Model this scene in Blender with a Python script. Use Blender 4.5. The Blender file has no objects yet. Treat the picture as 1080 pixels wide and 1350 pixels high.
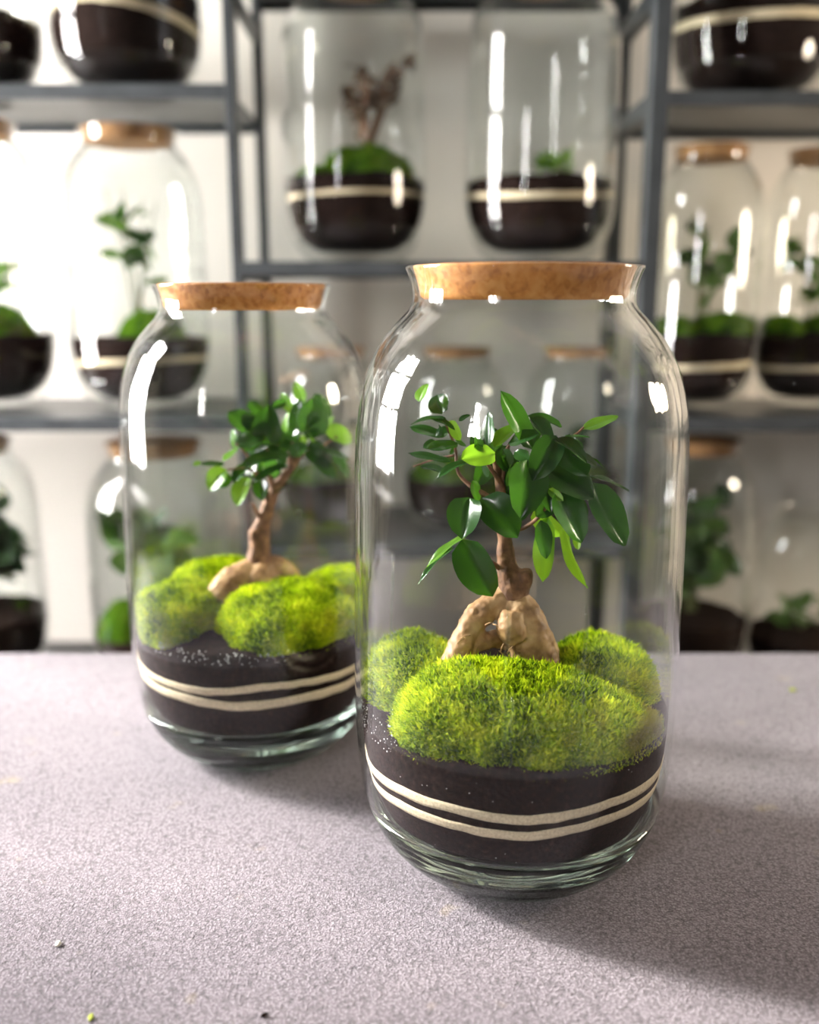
import bpy, bmesh, math, random
import numpy as np
from mathutils import Vector, Matrix, noise

# ------------------------------------------------------------------ camera, world, light, exposure
SC = bpy.context.scene
COL = SC.collection
T = 0.75                       # height of the table top above the floor
FPX, HEYE = 1250.0, 0.358      # focal length in pixels of the 1080-wide frame, eye height above the table
PITCH = math.atan(285 / FPX)

cam = bpy.data.cameras.new('camera')
cam_o = bpy.data.objects.new('camera', cam); COL.objects.link(cam_o)
cam_o.location = (0, 0, T + HEYE)
cam_o.rotation_euler = (math.pi / 2 - PITCH, 0, 0)
cam.sensor_fit = 'HORIZONTAL'; cam.sensor_width = 36; cam.lens = 36 * FPX / 1080
cam.clip_start = 0.02
cam.dof.use_dof = True; cam.dof.focus_distance = 0.565; cam.dof.aperture_fstop = 3.7
SC.camera = cam_o

world = bpy.data.worlds.new('daylight'); SC.world = world; world.use_nodes = True
bgn = world.node_tree.nodes['Background']
bgn.inputs[0].default_value = (1.0, 0.985, 0.96, 1); bgn.inputs[1].default_value = 70.0

WIN = [(0.78, 1.30, 0.0, 1.35), (-1.85, -1.30, 0.45, 1.30)]     # windows in the left wall: depth range, height range above table
XL = -1.35                                                     # left wall
for (d0, d1, z0, z1) in WIN:                                   # light portals in the window openings
    L = bpy.data.lights.new('window_portal', 'AREA'); L.shape = 'RECTANGLE'
    L.size = d1 - d0; L.size_y = z1 - z0; L.cycles.is_portal = True
    o = bpy.data.objects.new('window_portal', L); COL.objects.link(o)
    o.location = (XL - 0.12, (d0 + d1) / 2, T + (z0 + z1) / 2)
    o.rotation_euler = (math.pi / 2, 0, -math.pi / 2)

sun = bpy.data.lights.new('hazy_sun', 'SUN'); sun.energy = 7.0; sun.angle = math.radians(7); sun.color = (1.0, 0.95, 0.88)
sun_o = bpy.data.objects.new('hazy_sun', sun); COL.objects.link(sun_o); sun_o.location = (-3, 1.6, 2.6)
az, el = math.radians(17), math.radians(29)                    # from the left, a little from behind, low
sun_o.rotation_euler = Vector((math.cos(az) * math.cos(el), -math.sin(az) * math.cos(el), -math.sin(el))).to_track_quat('-Z', 'Y').to_euler()

SC.view_settings.view_transform = 'Standard'; SC.view_settings.look = 'None'
SC.view_settings.gamma = 1; SC.view_settings.use_curve_mapping = False
SC.view_settings.exposure = 0.58
SC.cycles.transparent_max_bounces = 48; SC.cycles.max_bounces = 10
SC.cycles.glossy_bounces = 5; SC.cycles.diffuse_bounces = 5
SC.cycles.sample_clamp_indirect = 8

# ------------------------------------------------------------------ helpers
RNG = random.Random(7)
def at(x, y, D):
    """point of the place at horizontal depth D seen at photo position x, y (z relative to the world)"""
    a = (x - 540) / FPX; b = -(y - 675) / FPX
    c, s = math.cos(PITCH), math.sin(PITCH)
    dy = c + b * s; dz = -s + b * c
    t = D / dy
    return Vector((a * t, D, T + HEYE + dz * t))

def tag(o, label, cat, group=None, kind=None):
    o['label'] = label; o['category'] = cat
    if group: o['group'] = group
    if kind: o['kind'] = kind
    return o
def struct(o):
    o['kind'] = 'structure'; return o
def empty(name, loc=(0, 0, 0), rz=0):
    o = bpy.data.objects.new(name, None); COL.objects.link(o); o.location = loc; o.rotation_euler = (0, 0, rz)
    o.empty_display_size = 0.02
    return o
def link(name, me, parent=None, loc=None):
    o = bpy.data.objects.new(name, me); COL.objects.link(o)
    if parent is not None: o.parent = parent
    if loc is not None: o.location = loc
    return o
def mesh(name, vs, fs, mat=None, smooth=True):
    me = bpy.data.meshes.new(name); me.from_pydata([tuple(v) for v in vs], [], fs)
    if mat: me.materials.append(mat)
    if smooth: me.polygons.foreach_set('use_smooth', [True] * len(me.polygons))
    me.update(); return me
def lathe(prof, n=64, closed=False, cap0=False, cap1=False, wob=None):
    vs, fs = [], []
    m = len(prof)
    for k, (r, z) in enumerate(prof):
        for i in range(n):
            a = 2 * math.pi * i / n
            rr, zz = (r, z) if wob is None else wob(r, z, a, k)
            vs.append((rr * math.sin(a), -rr * math.cos(a), zz))
    for k in range(m if closed else m - 1):
        k2 = (k + 1) % m
        for i in range(n):
            j = (i + 1) % n
            fs.append((k * n + i, k * n + j, k2 * n + j, k2 * n + i))
    if cap0: fs.append(tuple(range(n))[::-1])
    if cap1: fs.append(tuple((m - 1) * n + i for i in range(n)))
    return vs, fs
def boxes(lst):
    vs, fs = [], []
    for (x0, x1, y0, y1, z0, z1) in lst:
        b = len(vs)
        vs += [(x0, y0, z0), (x1, y0, z0), (x1, y1, z0), (x0, y1, z0), (x0, y0, z1), (x1, y0, z1), (x1, y1, z1), (x0, y1, z1)]
        fs += [tuple(b + q for q in f) for f in ((0, 3, 2, 1), (4, 5, 6, 7), (0, 1, 5, 4), (1, 2, 6, 5), (2, 3, 7, 6), (3, 0, 4, 7))]
    return vs, fs
def box_obj(name, b, mat, parent=None, bevel=0.0):
    vs, fs = boxes([b]); me = mesh(name, vs, fs, mat, smooth=False)
    if bevel:
        bm = bmesh.new(); bm.from_mesh(me)
        bmesh.ops.bevel(bm, geom=bm.edges[:], offset=bevel, segments=2, affect='EDGES', profile=0.6)
        bm.to_mesh(me); bm.free()
    return link(name, me, parent)
def tube(path, radii, n=8, vs=None, fs=None):
    """tapered tube along a smooth path of points, closed at both ends"""
    vs = [] if vs is None else vs; fs = [] if fs is None else fs
    P = [Vector(p) for p in path]; m = len(P)
    for k in range(m):
        t = (P[min(k + 1, m - 1)] - P[max(k - 1, 0)]).normalized()
        u = t.cross(Vector((0.31, 0.9, 0.27))).normalized(); v = t.cross(u)
        for i in range(n):
            a = 2 * math.pi * i / n
            vs.append(P[k] + (u * math.cos(a) + v * math.sin(a)) * radii[k])
    b = len(vs) - m * n
    for k in range(m - 1):
        for i in range(n):
            j = (i + 1) % n
            fs.append((b + k * n + i, b + k * n + j, b + (k + 1) * n + j, b + (k + 1) * n + i))
    fs.append(tuple(b + i for i in range(n))[::-1]); fs.append(tuple(b + (m - 1) * n + i for i in range(n)))
    return vs, fs
def spline(pts, k=5):
    """Catmull-Rom through tuples of any length"""
    P = [np.array(p, float) for p in pts]; out = []
    for i in range(len(P) - 1):
        p0, p1, p2, p3 = P[max(i - 1, 0)], P[i], P[i + 1], P[min(i + 2, len(P) - 1)]
        for j in range(k):
            t = j / k
            out.append(0.5 * (2 * p1 + (p2 - p0) * t + (2 * p0 - 5 * p1 + 4 * p2 - p3) * t * t + (3 * p1 - p0 - 3 * p2 + p3) * t ** 3))
    out.append(P[-1]); return out
def interp(tab, x):
    return float(np.interp(x, [a for a, _ in tab], [b for _, b in tab]))

# ------------------------------------------------------------------ materials
def newmat(name):
    m = bpy.data.materials.new(name); m.use_nodes = True
    nt = m.node_tree; nt.nodes.clear()
    out = nt.nodes.new('ShaderNodeOutputMaterial')
    return m, nt, out
def N(nt, kind, **kw):
    n = nt.nodes.new(kind)
    for k, v in kw.items():
        if k.startswith('i_'):
            key = k[2:]; key = int(key) if key.isdigit() else key.replace('_', ' ')
            n.inputs[key].default_value = v
        else: setattr(n, k, v)
    return n
def ramp(nt, stops, interp_='LINEAR'):
    r = nt.nodes.new('ShaderNodeValToRGB'); r.color_ramp.interpolation = interp_
    e = r.color_ramp.elements
    while len(e) < len(stops): e.new(0.5)
    for el, (p, c) in zip(e, stops):
        el.position = p; el.color = (*c, 1)
    return r
def noisy(name, scale, stops, rough=0.8, bump=0.0, bscale=None, bdist=0.001, detail=4, metal=0.0, spec=0.5, stretch=None, coord='Object'):
    m, nt, out = newmat(name)
    tc = N(nt, 'ShaderNodeTexCoord'); src = tc.outputs[coord]
    if stretch:
        mp = N(nt, 'ShaderNodeMapping'); mp.inputs['Scale'].default_value = stretch
        nt.links.new(src, mp.inputs['Vector']); src = mp.outputs[0]
    nz = N(nt, 'ShaderNodeTexNoise', i_Scale=scale, i_Detail=detail); nt.links.new(src, nz.inputs['Vector'])
    r = ramp(nt, stops); nt.links.new(nz.outputs['Fac'], r.inputs[0])
    p = N(nt, 'ShaderNodeBsdfPrincipled', i_Roughness=rough, i_Metallic=metal)
    p.inputs['Specular IOR Level'].default_value = spec
    nt.links.new(r.outputs[0], p.inputs['Base Color'])
    if bump:
        nb = N(nt, 'ShaderNodeTexNoise', i_Scale=bscale or scale, i_Detail=3.0); nt.links.new(src, nb.inputs['Vector'])
        b = N(nt, 'ShaderNodeBump', i_Strength=bump, i_Distance=bdist); nt.links.new(nb.outputs['Fac'], b.inputs['Height'])
        nt.links.new(b.outputs[0], p.inputs['Normal'])
    nt.links.new(p.outputs[0], out.inputs[0])
    return m

def glass_mat(name, tint=(0.975, 0.985, 0.98), wave=0.25):
    """clear thin-walled glass: every wall surface transmits and mirrors by its facing (Schlick)"""
    m, nt, out = newmat(name)
    lw = N(nt, 'ShaderNodeLayerWeight', i_Blend=0.5)
    tc = N(nt, 'ShaderNodeTexCoord'); mp = N(nt, 'ShaderNodeMapping'); mp.inputs['Scale'].default_value = (45, 45, 2.4)
    nz = N(nt, 'ShaderNodeTexNoise', i_Scale=1.0, i_Detail=2.0)
    b = N(nt, 'ShaderNodeBump', i_Strength=wave, i_Distance=0.004)
    nt.links.new(tc.outputs['Object'], mp.inputs[0]); nt.links.new(mp.outputs[0], nz.inputs['Vector']); nt.links.new(nz.outputs['Fac'], b.inputs['Height'])
    pw = N(nt, 'ShaderNodeMath', operation='POWER'); pw.inputs[1].default_value = 3.6
    mu = N(nt, 'ShaderNodeMath', operation='MULTIPLY_ADD'); mu.inputs[1].default_value = 0.965; mu.inputs[2].default_value = 0.032
    nt.links.new(lw.outputs['Facing'], pw.inputs[0]); nt.links.new(pw.outputs[0], mu.inputs[0])
    tr = N(nt, 'ShaderNodeBsdfTransparent'); tr.inputs[0].default_value = (*tint, 1)
    gl = N(nt, 'ShaderNodeBsdfGlossy', i_Roughness=0.012); gl.inputs['Color'].default_value = (1, 1, 1, 1)
    nt.links.new(b.outputs[0], gl.inputs['Normal'])
    mx = N(nt, 'ShaderNodeMixShader')
    nt.links.new(mu.outputs[0], mx.inputs[0]); nt.links.new(tr.outputs[0], mx.inputs[1]); nt.links.new(gl.outputs[0], mx.inputs[2])
    nt.links.new(mx.outputs[0], out.inputs[0])
    return m

def solid_glass():
    m, nt, out = newmat('thick_glass')
    g = N(nt, 'ShaderNodeBsdfGlass', i_Roughness=0.0, i_IOR=1.5); g.inputs['Color'].default_value = (0.93, 0.97, 0.95, 1)
    nt.links.new(g.outputs[0], out.inputs[0])
    return m

def leaf_mat(name, c0, c1, trans, tmix=0.38, rough=0.28):
    m, nt, out = newmat(name)
    oi = N(nt, 'ShaderNodeObjectInfo'); tc = N(nt, 'ShaderNodeTexCoord')
    nz = N(nt, 'ShaderNodeTexNoise', i_Scale=90.0, i_Detail=2.0); nt.links.new(tc.outputs['Object'], nz.inputs['Vector'])
    ad = N(nt, 'ShaderNodeMath', operation='MULTIPLY_ADD'); ad.inputs[1].default_value = 0.35
    nt.links.new(nz.outputs['Fac'], ad.inputs[0]); nt.links.new(oi.outputs['Random'], ad.inputs[2])
    r = ramp(nt, [(0.15, c0), (1.15 / 1.35, c1)]); nt.links.new(ad.outputs[0], r.inputs[0])
    p = N(nt, 'ShaderNodeBsdfPrincipled', i_Roughness=rough); nt.links.new(r.outputs[0], p.inputs['Base Color'])
    t = N(nt, 'ShaderNodeBsdfTranslucent'); t.inputs[0].default_value = (*trans, 1)
    mx = N(nt, 'ShaderNodeMixShader'); mx.inputs[0].default_value = tmix
    nt.links.new(p.outputs[0], mx.inputs[1]); nt.links.new(t.outputs[0], mx.inputs[2]); nt.links.new(mx.outputs[0], out.inputs[0])
    return m

def moss_mat(name, lo, mid, hi, brown):
    m, nt, out = newmat(name)
    at_ = N(nt, 'ShaderNodeAttribute', attribute_name='tint'); tc = N(nt, 'ShaderNodeTexCoord')
    nz = N(nt, 'ShaderNodeTexNoise', i_Scale=38.0, i_Detail=3.0); nt.links.new(tc.outputs['Object'], nz.inputs['Vector'])
    ad = N(nt, 'ShaderNodeMath', operation='MULTIPLY_ADD'); ad.inputs[1].default_value = 0.55
    nt.links.new(at_.outputs['Fac'], ad.inputs[0])
    sc = N(nt, 'ShaderNodeMath', operation='MULTIPLY_ADD'); sc.inputs[1].default_value = 1.6; sc.inputs[2].default_value = -0.55
    nt.links.new(nz.outputs['Fac'], sc.inputs[0]); nt.links.new(sc.outputs[0], ad.inputs[2])
    r = ramp(nt, [(0.1, lo), (0.45, mid), (0.95, hi)]); nt.links.new(ad.outputs[0], r.inputs[0])
    n2 = N(nt, 'ShaderNodeTexNoise', i_Scale=22.0, i_Detail=2.0); nt.links.new(tc.outputs['Object'], n2.inputs['Vector'])
    r2 = ramp(nt, [(0.60, (0, 0, 0)), (0.72, (1, 1, 1))]); nt.links.new(n2.outputs['Fac'], r2.inputs[0])
    mc = N(nt, 'ShaderNodeMix', data_type='RGBA'); mc.inputs['B'].default_value = (*brown, 1)
    nt.links.new(r.outputs[0], mc.inputs['A']); nt.links.new(r2.outputs[0], mc.inputs['Factor'])
    d = N(nt, 'ShaderNodeBsdfDiffuse'); t = N(nt, 'ShaderNodeBsdfTranslucent'); mx = N(nt, 'ShaderNodeMixShader'); mx.inputs[0].default_value = 0.4
    nt.links.new(mc.outputs['Result'], d.inputs[0]); nt.links.new(mc.outputs['Result'], t.inputs[0])
    nt.links.new(d.outputs[0], mx.inputs[1]); nt.links.new(t.outputs[0], mx.inputs[2]); nt.links.new(mx.outputs[0], out.inputs[0])
    return m

def felt_mat():
    m, nt, out = newmat('grey_felt')
    tc = N(nt, 'ShaderNodeTexCoord'); V = tc.outputs['Object']
    nz = N(nt, 'ShaderNodeTexNoise', i_Scale=900.0, i_Detail=2.0, i_Roughness=0.6); nt.links.new(V, nz.inputs['Vector'])
    vo = N(nt, 'ShaderNodeTexVoronoi', i_Scale=470.0); vo.feature = 'F1'; nt.links.new(V, vo.inputs['Vector'])
    n1 = N(nt, 'ShaderNodeMath', operation='MULTIPLY_ADD'); n1.inputs[1].default_value = -0.42     # nubs of pressed fibre
    nt.links.new(vo.outputs['Distance'], n1.inputs[0])
    nh = N(nt, 'ShaderNodeMath', operation='MULTIPLY_ADD'); nh.inputs[1].default_value = 1.1; nh.inputs[2].default_value = 0.14
    nt.links.new(nz.outputs['Fac'], nh.inputs[0]); nt.links.new(nh.outputs[0], n1.inputs[2])
    n2 = N(nt, 'ShaderNodeTexNoise', i_Scale=9.0, i_Detail=4.0); nt.links.new(V, n2.inputs['Vector'])
    n3 = N(nt, 'ShaderNodeTexNoise', i_Scale=30.0, i_Detail=2.0); nt.links.new(V, n3.inputs['Vector'])
    r1 = ramp(nt, [(0.20, (0.080, 0.067, 0.077)), (0.47, (0.205, 0.174, 0.200)), (0.72, (0.40, 0.355, 0.395))]); nt.links.new(n1.outputs[0], r1.inputs[0])
    r2 = ramp(nt, [(0.35, (0.84, 0.84, 0.85)), (0.65, (1.0, 1.0, 1.0))]); nt.links.new(n2.outputs['Fac'], r2.inputs[0])
    mu = N(nt, 'ShaderNodeMix', data_type='RGBA', blend_type='MULTIPLY'); mu.inputs['Factor'].default_value = 1
    nt.links.new(r1.outputs[0], mu.inputs['A']); nt.links.new(r2.outputs[0], mu.inputs['B'])
    r3 = ramp(nt, [(0.68, (0, 0, 0)), (0.80, (0.45, 0.45, 0.45))]); nt.links.new(n3.outputs['Fac'], r3.inputs[0])
    st = N(nt, 'ShaderNodeMix', data_type='RGBA'); st.inputs['B'].default_value = (0.42, 0.33, 0.17, 1)
    nt.links.new(r3.outputs[0], st.inputs['Factor']); nt.links.new(mu.outputs['Result'], st.inputs['A'])
    p = N(nt, 'ShaderNodeBsdfPrincipled', i_Roughness=0.95); p.inputs['Specular IOR Level'].default_value = 0.15
    nt.links.new(st.outputs['Result'], p.inputs['Base Color'])
    p.inputs['Sheen Weight'].default_value = 0.25
    b = N(nt, 'ShaderNodeBump', i_Strength=0.8, i_Distance=0.0018); nt.links.new(n1.outputs[0], b.inputs['Height']); nt.links.new(b.outputs[0], p.inputs['Normal'])
    nt.links.new(p.outputs[0], out.inputs[0])
    return m

def cork_mat(name, base=((0.36, 0.125, 0.024), (0.54, 0.215, 0.045), (0.64, 0.30, 0.085))):
    m, nt, out = newmat(name)
    tc = N(nt, 'ShaderNodeTexCoord')
    v = N(nt, 'ShaderNodeTexVoronoi', i_Scale=260.0); nz = N(nt, 'ShaderNodeTexNoise', i_Scale=240.0, i_Detail=6.0)
    nt.links.new(tc.outputs['Object'], v.inputs['Vector']); nt.links.new(tc.outputs['Object'], nz.inputs['Vector'])
    mixf = N(nt, 'ShaderNodeMath', operation='MULTIPLY_ADD'); mixf.inputs[1].default_value = 0.3
    sep = N(nt, 'ShaderNodeSeparateColor'); nt.links.new(v.outputs['Color'], sep.inputs[0])
    nt.links.new(sep.outputs[0], mixf.inputs[0])
    s2 = N(nt, 'ShaderNodeMath', operation='MULTIPLY'); s2.inputs[1].default_value = 0.75; nt.links.new(nz.outputs['Fac'], s2.inputs[0]); nt.links.new(s2.outputs[0], mixf.inputs[2])
    r = ramp(nt, [(0.28, base[0]), (0.48, base[1]), (0.75, base[2])]); nt.links.new(mixf.outputs[0], r.inputs[0])
    p = N(nt, 'ShaderNodeBsdfPrincipled', i_Roughness=0.75); nt.links.new(r.outputs[0], p.inputs['Base Color'])
    b = N(nt, 'ShaderNodeBump', i_Strength=0.5, i_Distance=0.001); nt.links.new(mixf.outputs[0], b.inputs['Height']); nt.links.new(b.outputs[0], p.inputs['Normal'])
    nt.links.new(p.outputs[0], out.inputs[0])
    return m

M = {}
M['wall'] = noisy('white_wall', 3.0, [(0.3, (0.84, 0.775, 0.715)), (0.7, (0.90, 0.835, 0.775))], 0.9, 0.1, 60, 0.002)
M['room'] = noisy('room_paint', 3.0, [(0.3, (0.085, 0.080, 0.078)), (0.7, (0.11, 0.104, 0.10))], 0.9)
M['ceil'] = noisy('ceiling_paint', 3.0, [(0.3, (0.20, 0.19, 0.18)), (0.7, (0.24, 0.23, 0.22))], 0.9)
M['floor'] = noisy('floor_boards', 6.0, [(0.3, (0.05, 0.038, 0.028)), (0.7, (0.09, 0.068, 0.05))], 0.5, stretch=(8, 0.6, 1))
M['wframe'] = noisy('window_paint', 8.0, [(0.3, (0.55, 0.54, 0.52)), (0.7, (0.62, 0.61, 0.59))], 0.4)
M['metal'] = noisy('dark_metal', 25.0, [(0.3, (0.030, 0.034, 0.038)), (0.7, (0.052, 0.058, 0.064))], 0.38, metal=0.0, spec=0.6)
M['felt'] = felt_mat()
M['wood'] = noisy('table_wood', 10.0, [(0.3, (0.22, 0.14, 0.08)), (0.7, (0.32, 0.21, 0.12))], 0.5, stretch=(1, 10, 10))
M['glass'] = glass_mat('clear_glass')
M['glass_far'] = glass_mat('clear_glass_shelf', wave=0.12)
M['glass_solid'] = solid_glass()
M['cork'] = cork_mat('orange_cork')
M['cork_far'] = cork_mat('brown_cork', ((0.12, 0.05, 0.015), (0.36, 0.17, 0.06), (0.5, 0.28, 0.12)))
M['soil'] = noisy('dark_soil', 320.0, [(0.35, (0.006, 0.0035, 0.003)), (0.6, (0.018, 0.010, 0.008)), (0.8, (0.050, 0.028, 0.024))], 0.95, 0.6, 300, 0.001, spec=0.05)
M['sand'] = noisy('cream_sand', 700.0, [(0.3, (0.50, 0.40, 0.26)), (0.7, (0.74, 0.64, 0.46))], 0.95, 0.3, 800, 0.0006)
M['moss'] = moss_mat('lime_moss', (0.045, 0.10, 0.003), (0.33, 0.47, 0.008), (0.80, 0.82, 0.03), (0.32, 0.28, 0.02))
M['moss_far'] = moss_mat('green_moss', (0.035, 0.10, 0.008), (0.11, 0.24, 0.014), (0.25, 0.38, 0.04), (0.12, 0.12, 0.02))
M['leaf'] = leaf_mat('ficus_leaf', (0.004, 0.020, 0.005), (0.016, 0.058, 0.011), (0.11, 0.34, 0.015), 0.16, 0.22)
M['leaf_bright'] = leaf_mat('ficus_bright_leaf', (0.04, 0.13, 0.010), (0.10, 0.25, 0.02), (0.40, 0.75, 0.03), 0.45, 0.3)  # young-leaf lime, with the backlit glow of some leaves put into the colour
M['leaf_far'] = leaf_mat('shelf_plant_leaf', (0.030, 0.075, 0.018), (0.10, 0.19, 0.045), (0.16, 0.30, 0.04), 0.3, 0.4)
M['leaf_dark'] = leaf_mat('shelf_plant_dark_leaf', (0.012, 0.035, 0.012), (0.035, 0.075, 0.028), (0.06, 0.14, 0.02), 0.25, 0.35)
M['leaf_brown'] = leaf_mat('shelf_dry_leaf', (0.075, 0.045, 0.030), (0.16, 0.11, 0.075), (0.16, 0.10, 0.05), 0.2, 0.6)
M['stem'] = noisy('green_stem', 120.0, [(0.3, (0.07, 0.09, 0.025)), (0.7, (0.15, 0.16, 0.05))], 0.6)
M['bark'] = noisy('ficus_bark', 170.0, [(0.3, (0.075, 0.030, 0.014)), (0.55, (0.20, 0.090, 0.042)), (0.75, (0.34, 0.18, 0.09))], 0.7, 0.6, 260, 0.0012)
M['root'] = noisy('ficus_root', 75.0, [(0.28, (0.13, 0.055, 0.022)), (0.5, (0.40, 0.225, 0.10)), (0.72, (0.60, 0.40, 0.22))], 0.55, 0.5, 190, 0.0012, detail=6)
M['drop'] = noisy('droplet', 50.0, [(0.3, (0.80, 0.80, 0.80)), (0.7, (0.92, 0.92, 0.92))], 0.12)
M['drip'] = glass_mat('drip_water', (0.90, 0.93, 0.90), 0.0)
M['crumb_w'] = noisy('pale_crumb', 90.0, [(0.3, (0.75, 0.70, 0.60)), (0.7, (0.88, 0.84, 0.76))], 0.8)
M['crumb_g'] = noisy('moss_crumb', 90.0, [(0.3, (0.30, 0.36, 0.03)), (0.7, (0.50, 0.55, 0.08))], 0.8)

# ------------------------------------------------------------------ room shell
XR, YB, YF, ZC = 2.6, 1.60, -3.4, 2.8
struct(box_obj('floor', (XL - 0.2, XR + 0.2, YF - 0.2, YB + 0.2, -0.1, 0), M['floor']))
struct(box_obj('ceiling', (XL - 0.2, XR + 0.2, YF - 0.2, YB + 0.2, ZC, ZC + 0.1), M['ceil']))
struct(box_obj('wall_back', (XL - 0.2, XR + 0.2, YB, YB + 0.15, 0, ZC), M['wall']))
struct(box_obj('wall_front', (XL - 0.2, XR + 0.2, YF - 0.15, YF, 0, ZC), M['room']))
struct(box_obj('wall_right', (XR, XR + 0.15, YF, YB, 0, ZC), M['room']))
wl = []
x0, x1 = XL - 0.18, XL
ys = sorted(WIN)
wl.append((x0, x1, YF, ys[0][0], 0, ZC)); wl.append((x0, x1, ys[0][1], ys[1][0], 0, ZC)); wl.append((x0, x1, ys[1][1], YB, 0, ZC))
for (d0, d1, z0, z1) in WIN:
    wl += [(x0, x1, d0, d1, 0, T + z0), (x0, x1, d0, d1, T + z1, ZC)]
v_, f_ = boxes(wl); struct(link('wall_left', mesh('wall_left', v_, f_, M['room'], False)))
for k, (d0, d1, z0, z1) in enumerate(WIN):
    w = struct(empty('window_%d' % (k + 1), (XL - 0.09, (d0 + d1) / 2, T + z0)))
    hw, hh = (d1 - d0) / 2, z1 - z0
    for b in ((-0.03, 0.03, -hw, -hw + 0.05, 0, hh), (-0.03, 0.03, hw - 0.05, hw, 0, hh), (-0.03, 0.03, -hw, hw, 0, 0.05), (-0.03, 0.03, -hw, hw, hh - 0.05, hh)):
        box_obj('window_frame', b, M['wframe'], w)
    nb = 3 if hw > 0.3 else 2
    for i in range(1, nb):
        y = -hw + 2 * hw * i / nb
        box_obj('muntin', (-0.02, 0.02, y - 0.018, y + 0.018, 0.05, hh - 0.05), M['wframe'], w)
    for i in range(1, 3):
        z = hh * i / 3
        box_obj('muntin', (-0.018, 0.018, -hw + 0.05, hw - 0.05, z - 0.014, z + 0.014), M['wframe'], w)
    box_obj('window_sill', (-0.05, 0.16, -hw - 0.05, hw + 0.05, -0.03, 0.0), M['wframe'], w)

# ------------------------------------------------------------------ table with its felt cover
TX0, TX1, TY0, TY1 = -0.85, 0.80, 0.10, 0.917
tb = empty('table', ((TX0 + TX1) / 2, (TY0 + TY1) / 2, 0))
tag(tb, 'work table under a grey felt cover carrying two closed terrariums', 'table')
hx, hy = (TX1 - TX0) / 2 - 0.004, (TY1 - TY0) / 2 - 0.004
box_obj('table_top', (-hx, hx, -hy, hy, T - 0.034, T - 0.004), M['wood'], tb, 0.002)
for sx in (-1, 1):
    for sy in (-1, 1):
        cx, cy = sx * (hx - 0.05), sy * (hy - 0.05)
        box_obj('leg', (cx - 0.028, cx + 0.028, cy - 0.028, cy + 0.028, 0, T - 0.034), M['wood'], tb, 0.003)
def felt_cover():
    bm = bmesh.new()
    hx, hy, dp = (TX1 - TX0) / 2, (TY1 - TY0) / 2, 0.16
    nx, ny = 60, 30
    xs = [-hx - 0.0] + [hx * (2 * i / nx - 1) for i in range(nx + 1)] + [hx]
    ysl = [-hy] + [hy * (2 * j / ny - 1) for j in range(ny + 1)] + [hy]
    g = []
    for j, y in enumerate(ysl):
        row = []
        for i, x in enumerate(xs):
            z = 0.0; ox = oy = 0
            if i in (0, len(xs) - 1) or j in (0, len(ysl) - 1):
                z = -dp
                w = 0.004 * math.sin(x * 31 + y * 27)
                ox = (-0.006 + w) if i == 0 else (0.006 + w) if i == len(xs) - 1 else 0
                oy = (-0.006 + w) if j == 0 else (0.006 + w) if j == len(ysl) - 1 else 0
            row.append(bm.verts.new((x + ox, y + oy, z)))
        g.append(row)
    for j in range(len(ysl) - 1):
        for i in range(len(xs) - 1):
            bm.faces.new((g[j][i], g[j][i + 1], g[j + 1][i + 1], g[j + 1][i]))
    bm.normal_update()
    me = bpy.data.meshes.new('felt_cover'); bm.to_mesh(me); bm.free(); me.materials.append(M['felt'])
    o = link('felt_cover', me, None, ((TX0 + TX1) / 2, (TY0 + TY1) / 2, T))
    s = o.modifiers.new('thickness', 'SOLIDIFY'); s.thickness = 0.003; s.offset = -1
    return o
tag(felt_cover(), 'mottled lilac grey felt cover spread over the table', 'table cover')

# ------------------------------------------------------------------ added globe lamp, out of view, to brighten the shelves beside it
m_, nt_, out_ = newmat('fill_lamp_glow'); e_ = N(nt_, 'ShaderNodeEmission', i_Strength=42.0); e_.inputs[0].default_value = (1.0, 0.86, 0.66, 1)
nt_.links.new(e_.outputs[0], out_.inputs[0]); M['fill_lamp_glow'] = m_
lamp = tag(empty('added_fill_lamp', (1.50, 0.88, ZC)), 'added warm globe lamp out of view that brightens the shelves', 'lamp')
v_, f_ = lathe([(0.001, -1.66)] + [(0.15 * math.sin(math.pi * k / 12), -1.51 - 0.15 * math.cos(math.pi * k / 12)) for k in range(1, 12)] + [(0.001, -1.36)], 24)
link('fill_lamp_shade', mesh('fill_lamp_shade', v_, f_, M['fill_lamp_glow']), lamp)
v_, f_ = lathe([(0.003, -1.36), (0.003, -0.02)], 8, cap0=True, cap1=True); link('cord', mesh('cord', v_, f_, M['metal']), lamp)
v_, f_ = lathe([(0.001, -0.03), (0.045, -0.028), (0.05, 0.0)], 20); link('fill_lamp_rose', mesh('fill_lamp_rose', v_, f_, M['metal']), lamp)

# ------------------------------------------------------------------ shelving behind
D0, D1, PX = 1.28, 1.55, 0.0
UNIT = tag(empty('shelving_unit', (0, D0, 0)), 'dark metal shelving unit full of terrarium jars behind the table', 'shelving')
def ladder(x, rails, w=0.02, d=0.03):
    dep = D1 - D0
    for y in (0, dep - d):
        box_obj('post', (x - w / 2, x + w / 2, y, y + d, 0, T + 1.02), M['metal'], UNIT, 0.0015)
    for z in rails:
        box_obj('rail', (x - w / 2 + 0.003, x + w / 2 - 0.003, d, dep - d, T + z - 0.012, T + z + 0.012), M['metal'], UNIT, 0.001)
LXF, RXF = -0.226, 0.316
ladder(LXF, [0.73, 0.39, 0.01, -0.30, -0.6], 0.013)
ladder(RXF, [0.73, 0.60, 0.19, -0.22, -0.6], 0.022, 0.034)
ladder(-1.13, [0.73, 0.60, 0.19, -0.22, -0.6])
ladder(1.24, [0.73, 0.60, 0.19, -0.22, -0.6])
ZU, ZL2, ZB, ZM, ZM2 = 0.618, 0.196, -0.225, 0.402, 0.016
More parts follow.
